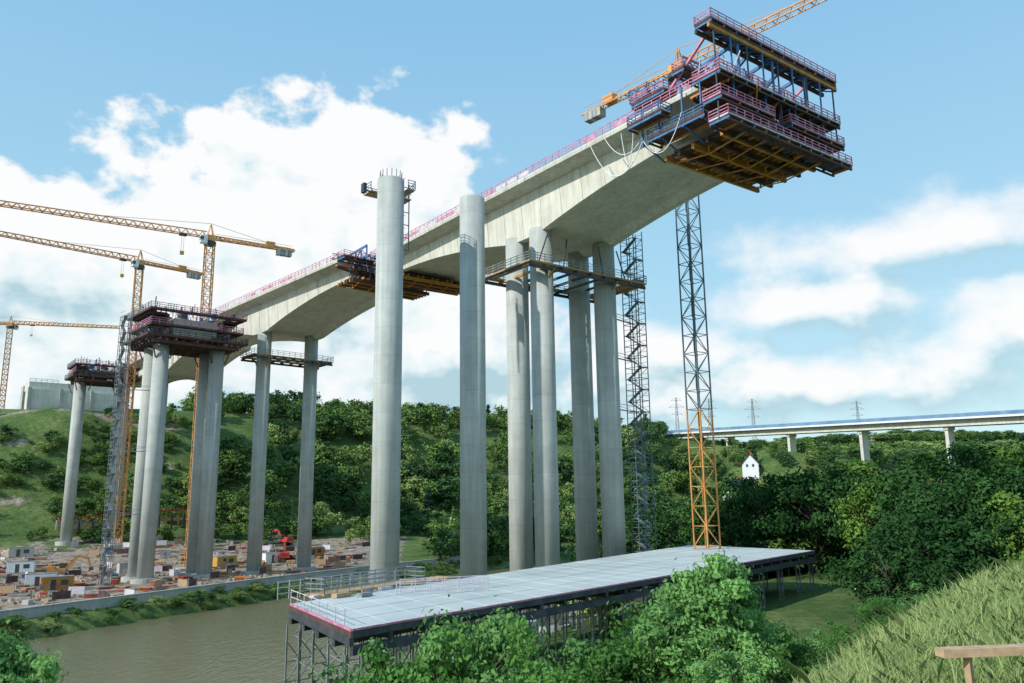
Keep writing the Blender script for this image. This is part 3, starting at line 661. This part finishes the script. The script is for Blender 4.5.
def heap(x,y,r,h,k='rubble'):
    b=B(); n=18; rings=7; vs=[];fs=[]; z=hz(x,y)
    for i in range(rings):
        u=i/(rings-1)
        for j in range(n):
            a=2*math.pi*j/n; rad=r*(1-u*.93)*(1+random.uniform(-.15,.15)); vs.append((x+rad*math.cos(a),y+rad*.8*math.sin(a),z-.4+h*(u**.8)+random.uniform(-.12,.12)*h))
    for i in range(rings-1):
        for j in range(n): fs.append((i*n+j,i*n+(j+1)%n,(i+1)*n+(j+1)%n,(i+1)*n+j))
    fs.append(tuple((rings-1)*n+j for j in range(n))); b.add(vs,fs,k)
    for i in range(50):
        a=random.random()*6.28; q=r*random.uniform(.3,1.25); s=random.uniform(.2,.7); px,py=x+q*math.cos(a),y+q*math.sin(a)*.8
        zz=z+max(0,h*(1-q/r))*.9
        b.hexa([(px+dx*s*random.uniform(.6,1),py+dy*s*random.uniform(.6,1),zz+dz*s) for dz in (-.4,.6) for dx,dy in ((-.5,-.5),(.5,-.5),(.5,.5),(-.5,.5))],'rubble')
    b.obj('rubble_heap')
for x,y,r,h in ((-108,158,5,2.2),(-99,152,4,1.4),(-120,186,6,2.5),(-135,215,6,2),(-88,240,5,2),(-142,236,7,2.4),(-90,160,3,1.1),(-114,172,4,1.8),(-100,190,4,1.6),(-128,176,6,2.4)): heap(x,y,r,h)
def excavator(x,y,rot,k='red'):
    e=empty('excavator'); z=hz(x,y); F=Fr((x,y),(math.cos(rot),math.sin(rot))); b=B()
    for s in (-1.5,.8):
        F.box(b,-2,2,s,s+.7,z+.15,z+.85,'black'); b.beam(F(-2.2,s+.35,z+.5),F(2.2,s+.35,z+.5),'black',.66,.45)
    b.obj('tracks',e); b=B()
    F.box(b,-1.2,1.2,-.8,.8,z+.85,z+1.2,'dsteel'); F.box(b,-2.6,1.4,-1.4,1.4,z+1.2,z+2.1,k); F.box(b,-2.7,-1,-1.35,1.35,z+2.101,z+2.7,k)
    b.obj('body',e); b=B(); F.box(b,-.2,1.5,.3,1.4,z+2.101,z+3.3,'glass'); F.box(b,-.3,1.55,.25,1.45,z+3.3,z+3.42,k); b.obj('cab',e)
    b=B(); b.beam(F(1.2,-.3,z+1.9),F(3.6,-.3,z+4.8),k,.4,.6); b.beam(F(3.5,-.3,z+4.9),F(5.9,-.3,z+4.3),k,.38,.5); b.beam(F(5.8,-.3,z+4.5),F(6.8,-.3,z+2.0),k,.32,.45)
    b.beam(F(1.6,-.3,z+1.6),F(3.3,-.3,z+3.6),'steel',.15); b.beam(F(3.8,-.3,z+5.2),F(5.8,-.3,z+4.9),'steel',.14); b.obj('boom',e)
    b=B(); c=[F(6.2,-.9,z+1.2),F(7.3,-.9,z+1.5),F(7.3,.3,z+1.5),F(6.2,.3,z+1.2),F(6.4,-.9,z+2.2),F(7.1,-.9,z+2.2),F(7.1,.3,z+2.2),F(6.4,.3,z+2.2)]; b.hexa(c,'dsteel'); b.obj('bucket',e)
excavator(-75,268,2.6); excavator(-110,200,.4,'orange'); excavator(-66,236,1.9,'red'); excavator(-130,196,.2,'red')
# timber plank in the foreground grass
b=B(); 
p=Vector((6.85,13.7,-2.52)); q=Vector((9.4,13.9,-2.50))
b.beam(p,q,'plank',.26,.13)
for u in (.18,.8): c=p.lerp(q,u); b.beam((c.x,c.y,hz(c.x,c.y)-.3),c-Vector((0,0,.068)),'wood',.1)
b.obj('wooden_bench_plank')
def worker(x,y,z,rot):
    e=empty('construction_worker',(x,y,z)); e.rotation_euler=(0,0,rot)
    def sk(name,vs,es,rs,mat,sub=1):
        me=bpy.data.meshes.new(name); me.from_pydata(vs,es,[]); o=bpy.data.objects.new(name,me); COL.objects.link(o); o.parent=e
        m=o.modifiers.new('s','SKIN')
        for v,r in zip(me.skin_vertices[0].data,rs): v.radius=(r,r*.8)
        me.skin_vertices[0].data[0].use_root=True
        o.modifiers.new('b','SUBSURF').levels=sub; o.modifiers['b'].render_levels=sub; me.materials.append(M[mat]); return o
    sk('trousers',[(0,0,.93),(.1,0,.88),(.11,.05,.5),(.12,.0,.08),(.12,.14,.04),(-.1,0,.88),(-.13,-.02,.5),(-.15,-.08,.08),(-.15,.07,.04)],[(0,1),(1,2),(2,3),(3,4),(0,5),(5,6),(6,7),(7,8)],[.14,.11,.08,.06,.05,.11,.08,.06,.05],'cloth')
    sk('jacket',[(0,0,1.0),(0,0,1.25),(0,.02,1.42),(.2,.02,1.4),(.27,.06,1.12),(.22,.28,1.0),(-.2,.02,1.4),(-.28,.0,1.12),(-.24,.2,.95)],[(0,1),(1,2),(2,3),(3,4),(4,5),(2,6),(6,7),(7,8)],[.15,.17,.13,.075,.055,.045,.075,.055,.045],'cloth')
    sk('head',[(0,.02,1.46),(0,.03,1.56),(0,.05,1.66)],[(0,1),(1,2)],[.055,.09,.085],'skin')
    sk('helmet',[(0,.03,1.66),(0,.03,1.73)],[(0,1)],[.125,.09],'white')
p=F1(27,-9.8,51.0); worker(p.x,p.y,51.0,2.4)
p=F1(24,-9.0,51.0); worker(p.x,p.y,51.0,.4)
p=N2(2,-11,0); worker(p.x,p.y,44.2,1.)
# ------------------------------------------------------------------ vegetation
def crown(name,seed,H,R,nc,nl,leaf,mat,trunk_h=.28,clump=.28,conifer=False,limb=True,asp=.6,shape=1.0):
    rg=np.random.RandomState(seed); b=B('bark')
    z0=H*trunk_h; Hc=H-z0
    if conifer:
        u=rg.rand(nc)**.8; zz=z0*.5+(H-z0*.5)*u; rad=R*(1-u)*rg.uniform(.5,1.05,nc)+.1; th=rg.rand(nc)*6.283
        C=np.stack([rad*np.cos(th),rad*np.sin(th),zz-rad*.25],1)
    else:
        d=rg.normal(size=(nc,3)); d/=np.linalg.norm(d,axis=1)[:,None]; d[:,2]*=.95
        rad=rg.uniform(.25,1,nc)**.5
        lob=1+.22*np.sin(3*np.arctan2(d[:,1],d[:,0])+seed)+.15*np.sin(5*d[:,2]*3+seed*2)
        C=d*(rad*lob)[:,None]*np.array([R,R,Hc*.5]); C[:,2]+=z0+Hc*.48
        low=C[:,2]<z0+Hc*.25; C[low,:2]*=.8
    cr=R*clump*rg.uniform(.7,1.35,nc)
    idx=rg.randint(0,nc,nl); off=rg.normal(size=(nl,3))*.52*np.array([1,1,.72]); P=C[idx]+off*cr[idx][:,None]
    nrm=off+rg.normal(size=(nl,3))*.5+np.array([0,0,.4]); nrm/=np.linalg.norm(nrm,axis=1)[:,None]
    t=rg.normal(size=(nl,3)); u=np.cross(nrm,t); u/=np.linalg.norm(u,axis=1)[:,None]; v=np.cross(nrm,u)
    s=leaf*rg.uniform(.6,1.3,nl)[:,None]
    V=np.stack([P-u*s*.6,P-v*s*asp*.5+nrm*s*.08,P+u*s*.6,P+v*s*asp*.5+nrm*s*.08],1).reshape(-1,3)
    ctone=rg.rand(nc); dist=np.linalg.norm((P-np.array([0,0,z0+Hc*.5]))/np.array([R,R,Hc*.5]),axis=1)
    tone=np.clip(.45*ctone[idx]+.3*rg.rand(nl)+.35*np.clip(dist-.5,-.3,.6)+.1,0,1)  # random tone plus painted depth shading: inner leaves darker, outer ones lighter
    def limbf(p,q,r0,r1,n=7):
        p=Vector(p);q=Vector(q);d=(q-p).normalized();x=d.orthogonal().normalized();y=d.cross(x);vs=[];fs=[]
        for c,r in ((p,r0),(q,r1)):
            for i in range(n): a=6.283*i/n; vs.append(c+x*r*math.cos(a)+y*r*math.sin(a))
        for i in range(n): fs.append((i,(i+1)%n,n+(i+1)%n,n+i))
        b.add(vs,fs,'bark')
    tr_=H*.018+.04; top=H*(.97 if conifer else .72)
    bend=[(0,0,-1.0),(rg.uniform(-.2,.2),rg.uniform(-.2,.2),z0),(rg.uniform(-.4,.4),rg.uniform(-.4,.4),z0+Hc*.35),(rg.uniform(-.5,.5),rg.uniform(-.5,.5),top)]
    for i in range(3): limbf(bend[i],bend[i+1],tr_*(1-.28*i),tr_*(1-.28*(i+1)))
    if limb:
        for k in range(0,nc,max(1,nc//26)):
            c=C[k]; zs=max(z0*.8,c[2]-np.hypot(c[0],c[1])*.9); zs=min(zs,top*.9); m=(c[0]*.5,c[1]*.5,(zs+c[2])/2+.2)
            limbf((0,0,zs),m,tr_*.38,tr_*.22,5); limbf(m,c,tr_*.22,tr_*.08,5)
    nb=len(b.v); allv=np.vstack([np.array(b.v,float),V]); nf=len(b.f)
    me=bpy.data.meshes.new(name)
    loops=[i for f in b.f for i in f]; ls=[];k=0
    for f in b.f: ls.append(k); k+=len(f)
    lv=np.concatenate([np.array(loops),np.arange(nl*4)+nb]).astype(np.int32)
    lst=np.concatenate([np.array(ls),k+4*np.arange(nl)]).astype(np.int32)
    me.vertices.add(len(allv)); me.vertices.foreach_set('co',allv.ravel().astype(np.float32))
    me.loops.add(len(lv)); me.loops.foreach_set('vertex_index',lv)
    me.polygons.add(len(lst)); me.polygons.foreach_set('loop_start',lst)
    me.update(calc_edges=True); 
    me.materials.append(M['bark']); me.materials.append(M[mat])
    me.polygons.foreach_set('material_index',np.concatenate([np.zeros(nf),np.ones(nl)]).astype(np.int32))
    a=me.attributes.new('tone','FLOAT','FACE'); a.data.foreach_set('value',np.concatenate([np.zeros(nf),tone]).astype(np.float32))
    me.validate(); return me
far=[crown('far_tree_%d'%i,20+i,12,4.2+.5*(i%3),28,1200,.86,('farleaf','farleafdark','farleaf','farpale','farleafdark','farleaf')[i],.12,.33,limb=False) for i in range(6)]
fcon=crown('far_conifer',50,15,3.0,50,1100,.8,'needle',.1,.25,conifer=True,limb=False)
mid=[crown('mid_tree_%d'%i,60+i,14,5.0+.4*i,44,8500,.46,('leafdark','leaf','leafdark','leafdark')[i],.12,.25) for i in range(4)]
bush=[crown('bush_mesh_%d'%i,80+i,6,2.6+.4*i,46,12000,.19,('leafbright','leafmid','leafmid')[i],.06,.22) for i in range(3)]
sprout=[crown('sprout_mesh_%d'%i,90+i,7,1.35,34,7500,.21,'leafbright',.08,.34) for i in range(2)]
def inst(me,name,x,y,h,base_h,parent=None,wide=1.,dz=-.2):
    o=bpy.data.objects.new(name,me); s=h/base_h; o.location=(x,y,hz(x,y)+dz); o.scale=(s*wide,s*wide,s); o.rotation_euler=(0,0,random.random()*6.28)
    COL.objects.link(o)
    if parent: o.parent=parent
    return o
random.seed(5)
forest=empty('hillside_forest')
def los_clear(x,y):
    return abs(x-HX/HY*y)<9 and 290<y<HY+26
cnt=0
for i in range(3900):
    y=random.uniform(215,720); x=random.uniform(-.66*y,.8*y)
    g=-.5*x+.866*y; r=float(rr(x,y))
    if -126<r<-44 and y<372: continue
    if r>-44 and y<230: continue
    if g<262 and r<-126 and x<-.10*y+2: continue
    if los_clear(x,y): continue
    left=x/y<-.40
    if left and (random.random()>.16 or g<296): continue
    if g>460 and x<40: continue
    if .5*hsh(x,y,38)>.24 and g<375 and x<60 and random.random()<.93: continue
    if math.hypot(x+181,y-338)<30: continue
    if abs((x-96)*.828+(y-524)*.559)<9: continue
    h=random.uniform(8,14)
    if 260<g<300: h*=.65
    if left: h*=.45
    if x>90 and y<560: h=min(h,max(5,.056*y-hz(x,y)))
    me=fcon if random.random()<.10 and not left else random.choice(far)
    inst(me,'far_tree',x,y,h,12 if me is not fcon else 15,forest,wide=random.uniform(1.0,1.45)); cnt+=1
belt=empty('distant_woodland')
for i in range(900):
    y=random.uniform(700,1500); x=random.uniform(.08*y,.75*y)
    if hsh(x,y,140)<-.15: continue
    inst(random.choice(far),'far_tree',x,y,random.uniform(12,18),12,belt,wide=2.3)
sh=empty('riverside_shrubs')
for i in range(460):
    y=random.uniform(112,300); side=random.random()
    x=rx(random.uniform(-124.5,-118.) if side<.6 else random.uniform(-46,-20),y)
    if side>=.6 and y<152 and x/y>.1: continue
    inst(random.choice(far),'shrub',x,y,random.uniform(.7,1.7) if side<.6 else random.uniform(5,9),12,sh,wide=2.0 if side<.6 else 1.4)
for i in range(300):
    y=random.uniform(255,360); x=random.uniform(-.68,-.38)*y; g=-.5*x+.866*y
    if 290<g<384 and hsh(x,y,20)>-.3: inst(random.choice(far),'shrub',x,y,random.uniform(1.5,6),12,sh,wide=1.5)
T=[(56,154,6),(60,134,4.0),(64,126,5.0),(68,130,7.0),(73,119,5.5),(82,126,8.5),(88,120,7.5),(38,85,-3.5),(45,86,-.5),(49,75,-1.5),(57,78,2.0),(47,99,-.5),(53,101,3.0),(60,100,1.5),(70,98,3.5),(66,84,.5),(54,64,-1.5),(45,63,-3.0),(38,69,-5.0),(33,64,-7.5),(61,145,6),(76,150,9.0),(62,160,6),(50,172,5),(74,108,5),(84,140,8),(95,150,10),(58,112,2.5),(40,168,2),(45,184,4),(34,178,0),(56,190,6),(66,185,8),(80,190,10),(96,185,11),(26,172,-2),(30,190,1),(110,180,12),(122,200,13),(47,160,3)]
for k,(x,y,zt_) in enumerate(T):
    z=hz(x,y); inst(mid[k%4],'broadleaf_tree',x,y,max(4,zt_-z),14,wide=random.uniform(.9,1.15))
S=[(sprout,7,8.2,36.5,-1.9),(sprout,7,9.2,37.2,-2.3),(sprout,7,7.0,37,-2.6),(sprout,7,10.1,38,-3.2),(sprout,7,8.8,35.6,-2.9),(sprout,7,7.7,35.5,-3.2),(bush,6,8.6,38.6,-4.0),(bush,6,10.9,38.0,-5.4),(bush,6,6.4,37.4,-4.6),(sprout,7,6.2,35,-3.9),
   (bush,6,-4.6,38.0,-5.4),(bush,6,-2.0,36.5,-4.9),(bush,6,.8,37.0,-5.9),(bush,6,3.0,36,-5.4),(bush,6,4.8,35,-5.6),(sprout,7,-1.0,37,-4.4),(sprout,7,-3.4,37,-4.9),(bush,6,2,33,-6.4),(bush,6,8.2,33.0,-5.1),(bush,6,10.3,34.5,-5.8),(bush,6,12.4,39,-5.9),
   (sprout,7,-22.,35,-4.6),(sprout,7,-20.4,34,-5.4),(sprout,7,-21.2,36,-5.0),(bush,6,-23.5,36,-6.2),(bush,6,-20.5,34,-7.6),(bush,6,-6.5,37.0,-6.8),(bush,6,6,31,-6.4),(bush,6,0,31,-7),(bush,6,-3.5,33,-7),(bush,6,15,44,-6.6),(bush,6,19,49,-6.8),(bush,6,24,55,-6.4),(bush,6,28,58,-6)]
for k,(pro,bh,x,y,zt_) in enumerate(S):
    z=hz(x,y); me=pro[k%len(pro)]
    inst(me,'shrub' if pro is bush else 'young_tree',x,y,max(1.5,zt_-z),bh,wide=1.0 if zt_-z<8 else .75)
# grass on the bank
rg=np.random.RandomState(3); n=320000
dd=4.5+55*rg.rand(n)**1.15; aa=rg.uniform(.05,.85,n); gx=dd*np.sin(aa); gy=dd*np.cos(aa)
qq=-.777*(gx-4)+.629*(gy-14)
tab=rg.rand(257,257)
def vn(x,y,s):
    u=x/s+100;v=y/s+100; i=np.floor(u).astype(int);j=np.floor(v).astype(int);fu=u-i;fv=v-j;fu=fu*fu*(3-2*fu);fv=fv*fv*(3-2*fv);g=lambda a,b:tab[a%257,b%257]
    return (g(i,j)*(1-fu)+g(i+1,j)*fu)*(1-fv)+(g(i,j+1)*(1-fu)+g(i+1,j+1)*fu)*fv
cl=(vn(gx,gy,1.9)+.7*vn(gx,gy,.55)+.5*vn(gx,gy,5))*1.8/2.2-.9
bare=np.hypot((gx-7.9)/1.25,(gy-12.9)/.9)
keep=(qq<13)&(rg.rand(n)<.66+.45*cl)&(bare>.5+.6*rg.rand(n)); gx=gx[keep];gy=gy[keep];cl=cl[keep];dd=dd[keep];n=len(gx)
gz=height(gx,gy); tall=rg.rand(n)<.05; hgt=(.12+.22*rg.rand(n)**2+.16*np.clip(cl,0,1))*(1+1.2*tall); w=.0045+.0006*dd
hgt=hgt*np.clip(.45+dd/28,.5,1.2)
th=rg.rand(n)*6.283; lean=rg.normal(size=(n,2))*.42
base=np.stack([gx,gy,gz-.03],1); side=np.stack([np.cos(th),np.sin(th),0*th],1)*w[:,None]
midp=base+np.stack([lean[:,0]*.35*hgt,lean[:,1]*.35*hgt,hgt*.6],1); tip=base+np.stack([lean[:,0]*1.2*hgt,lean[:,1]*1.2*hgt,hgt],1)
V=np.stack([base-side,base+side,midp+side*.7,tip,midp-side*.7],1).reshape(-1,3)
me=bpy.data.meshes.new('grass'); me.vertices.add(n*5); me.vertices.foreach_set('co',V.ravel().astype(np.float32))
me.loops.add(n*5); me.loops.foreach_set('vertex_index',np.arange(n*5,dtype=np.int32)); me.polygons.add(n); me.polygons.foreach_set('loop_start',(np.arange(n)*5).astype(np.int32))
me.update(calc_edges=True); a=me.attributes.new('tone','FLOAT','FACE'); a.data.foreach_set('value',np.clip(.5+.3*cl+.22*rg.normal(size=n)+.25*tall,0,1).astype(np.float32)); me.materials.append(M['grass']); me.validate()
COL.objects.link(bpy.data.objects.new('grass',me))
# ------------------------------------------------------------------ world and sun
sd=Vector((-.74,-.52,.62)).normalized(); el=math.asin(sd.z); rot=math.atan2(sd.x,sd.y)
w=bpy.data.worlds.new('World'); SC.world=w; w.use_nodes=True; nt=w.node_tree; L=nt.links; nt.nodes.clear()
try: w.cycles.sampling_method='MANUAL'; w.cycles.sample_map_resolution=512
except Exception as ex: print(ex)
out=N(nt,'ShaderNodeOutputWorld'); sky=N(nt,'ShaderNodeTexSky'); sky.sky_type='NISHITA'; sky.sun_disc=False; sky.sun_elevation=el; sky.sun_rotation=rot
sky.air_density=1.0; sky.dust_density=.6; sky.ozone_density=1.5
bg=N(nt,'ShaderNodeBackground'); bg.inputs['Strength'].default_value=.13; L.new(sky.outputs[0],bg.inputs['Color'])
tc=N(nt,'ShaderNodeTexCoord'); sp=N(nt,'ShaderNodeSeparateXYZ'); L.new(tc.outputs['Generated'],sp.inputs[0])
azn=N(nt,'ShaderNodeMath',operation='ARCTAN2'); L.new(sp.outputs['X'],azn.inputs[0]); L.new(sp.outputs['Y'],azn.inputs[1])
eln=N(nt,'ShaderNodeMath',operation='ARCSINE'); L.new(sp.outputs['Z'],eln.inputs[0])
P=N(nt,'ShaderNodeCombineXYZ'); L.new(azn.outputs[0],P.inputs[0]); L.new(eln.outputs[0],P.inputs[1])
hr=N(nt,'ShaderNodeValToRGB'); e=hr.color_ramp.elements; e[0].position=0.0; e[0].color=(.66,.91,.95,1); e[1].position=1; e[1].color=(.24,.57,.93,1)
k=hr.color_ramp.elements.new(.38); k.color=(.44,.78,.98,1)
em=N(nt,'ShaderNodeMath',operation='MULTIPLY'); em.inputs[1].default_value=1.35; L.new(eln.outputs[0],em.inputs[0]); L.new(em.outputs[0],hr.inputs['Fac'])
bh_=N(nt,'ShaderNodeBackground'); bh_.inputs['Strength'].default_value=1.0; L.new(hr.outputs['Color'],bh_.inputs['Color'])
mh=N(nt,'ShaderNodeMixShader'); mh.inputs[0].default_value=.76; L.new(bg.outputs[0],mh.inputs[1]); L.new(bh_.outputs[0],mh.inputs[2])
def field(off,det):
    pp=N(nt,'ShaderNodeVectorMath',operation='ADD'); L.new(P.outputs[0],pp.inputs[0]); pp.inputs[1].default_value=off
    prev=None
    blobs=[(-.27,.29,.25,.19),(-.17,.35,.15,.15),(-.56,.25,.30,.13),(-.42,.14,.52,.17),(-.08,.19,.24,.10),
           (.50,.28,.26,.055),(.38,.225,.22,.05),(.58,.185,.15,.07),(.34,.13,.45,.06),(.20,.17,.16,.06),
           (1.4,.3,.5,.15),(-1.4,.3,.4,.12),(3.0,.5,.7,.3)]
    for (a,e,ra,re) in blobs:
        s=N(nt,'ShaderNodeVectorMath',operation='SUBTRACT'); L.new(pp.outputs[0],s.inputs[0]); s.inputs[1].default_value=(a,e,0)
        m=N(nt,'ShaderNodeVectorMath',operation='MULTIPLY'); L.new(s.outputs[0],m.inputs[0]); m.inputs[1].default_value=(1/ra,1/re,0)
        l=N(nt,'ShaderNodeVectorMath',operation='LENGTH'); L.new(m.outputs[0],l.inputs[0])
        o=N(nt,'ShaderNodeMath',operation='SUBTRACT'); o.inputs[0].default_value=1; L.new(l.outputs['Value'],o.inputs[1])
        if prev is None: prev=o
        else:
            mx=N(nt,'ShaderNodeMath',operation='SMOOTH_MAX'); mx.inputs[2].default_value=.15; L.new(prev.outputs[0],mx.inputs[0]); L.new(o.outputs[0],mx.inputs[1]); prev=mx
    mp=N(nt,'ShaderNodeVectorMath',operation='MULTIPLY'); L.new(pp.outputs[0],mp.inputs[0]); mp.inputs[1].default_value=(1,1.35,1)
    no=N(nt,'ShaderNodeTexNoise'); no.inputs['Scale'].default_value=11; no.inputs['Detail'].default_value=det; no.inputs['Roughness'].default_value=.54; L.new(mp.outputs[0],no.inputs['Vector'])
    c=N(nt,'ShaderNodeMath',operation='MAXIMUM'); L.new(prev.outputs[0],c.inputs[0]); c.inputs[1].default_value=-.7
    a=N(nt,'ShaderNodeMath',operation='MULTIPLY_ADD'); L.new(no.outputs['Fac'],a.inputs[0]); a.inputs[1].default_value=1.8; L.new(c.outputs[0],a.inputs[2])
    b_=N(nt,'ShaderNodeMath',operation='SUBTRACT'); L.new(a.outputs[0],b_.inputs[0]); b_.inputs[1].default_value=.91
    return b_
f0=field((0,0,0),6); f1=field((-.02,.032,0),3)
sw=N(nt,'ShaderNodeMapRange'); sw.inputs['From Min'].default_value=-.05; sw.inputs['From Max'].default_value=.25; sw.inputs['To Min'].default_value=.17; sw.inputs['To Max'].default_value=.85; L.new(azn.outputs[0],sw.inputs['Value'])
mk=N(nt,'ShaderNodeMapRange',interpolation_type='SMOOTHSTEP'); mk.inputs['From Min'].default_value=-.05; L.new(sw.outputs[0],mk.inputs['From Max']); L.new(f0.outputs[0],mk.inputs['Value'])
df=N(nt,'ShaderNodeMath',operation='SUBTRACT'); L.new(f0.outputs[0],df.inputs[0]); L.new(f1.outputs[0],df.inputs[1])
dk=N(nt,'ShaderNodeMapRange'); dk.inputs['From Min'].default_value=.12; dk.inputs['From Max'].default_value=.32; dk.inputs['To Min'].default_value=-.16; dk.inputs['To Max'].default_value=.12; L.new(eln.outputs[0],dk.inputs['Value'])
d2=N(nt,'ShaderNodeMath',operation='ADD'); L.new(df.outputs[0],d2.inputs[0]); L.new(dk.outputs[0],d2.inputs[1])
li=N(nt,'ShaderNodeMapRange'); li.inputs['From Min'].default_value=-.42; li.inputs['From Max'].default_value=.16; L.new(d2.outputs[0],li.inputs['Value'])
cr=N(nt,'ShaderNodeValToRGB'); e=cr.color_ramp.elements; e[0].color=(.46,.66,.74,1); e[1].color=(1.0,1.0,1.0,1); k=cr.color_ramp.elements.new(.55); k.color=(.82,.92,.95,1); L.new(li.outputs[0],cr.inputs['Fac'])
bc=N(nt,'ShaderNodeBackground'); bc.inputs['Strength'].default_value=1.0; L.new(cr.outputs['Color'],bc.inputs['Color'])
mul=N(nt,'ShaderNodeMath',operation='MULTIPLY'); mul.inputs[1].default_value=.96; L.new(mk.outputs[0],mul.inputs[0])
ms=N(nt,'ShaderNodeMixShader'); L.new(mul.outputs[0],ms.inputs[0]); L.new(mh.outputs[0],ms.inputs[1]); L.new(bc.outputs[0],ms.inputs[2]); L.new(ms.outputs[0],out.inputs['Surface'])
sl=bpy.data.lights.new('sun','SUN'); sl.energy=4.0; sl.angle=math.radians(.5); sl.color=(1,.96,.88); so=bpy.data.objects.new('sun',sl); COL.objects.link(so)
so.rotation_euler=sd.to_track_quat('Z','Y').to_euler(); so.location=(-50,-30,120)
# ------------------------------------------------------------------ camera
cd=bpy.data.cameras.new('camera'); co=bpy.data.objects.new('camera',cd); COL.objects.link(co); cd.sensor_width=36; cd.lens=800/1024*36; cd.clip_end=9000; cd.clip_start=.1
co.matrix_world=Matrix.Rotation(math.radians(101.2),4,'X')@Matrix.Rotation(math.radians(-.8),4,'Z')
SC.camera=co
SC.view_settings.view_transform='Standard'; SC.view_settings.look='None'; SC.view_settings.exposure=0
print('TREES',cnt)
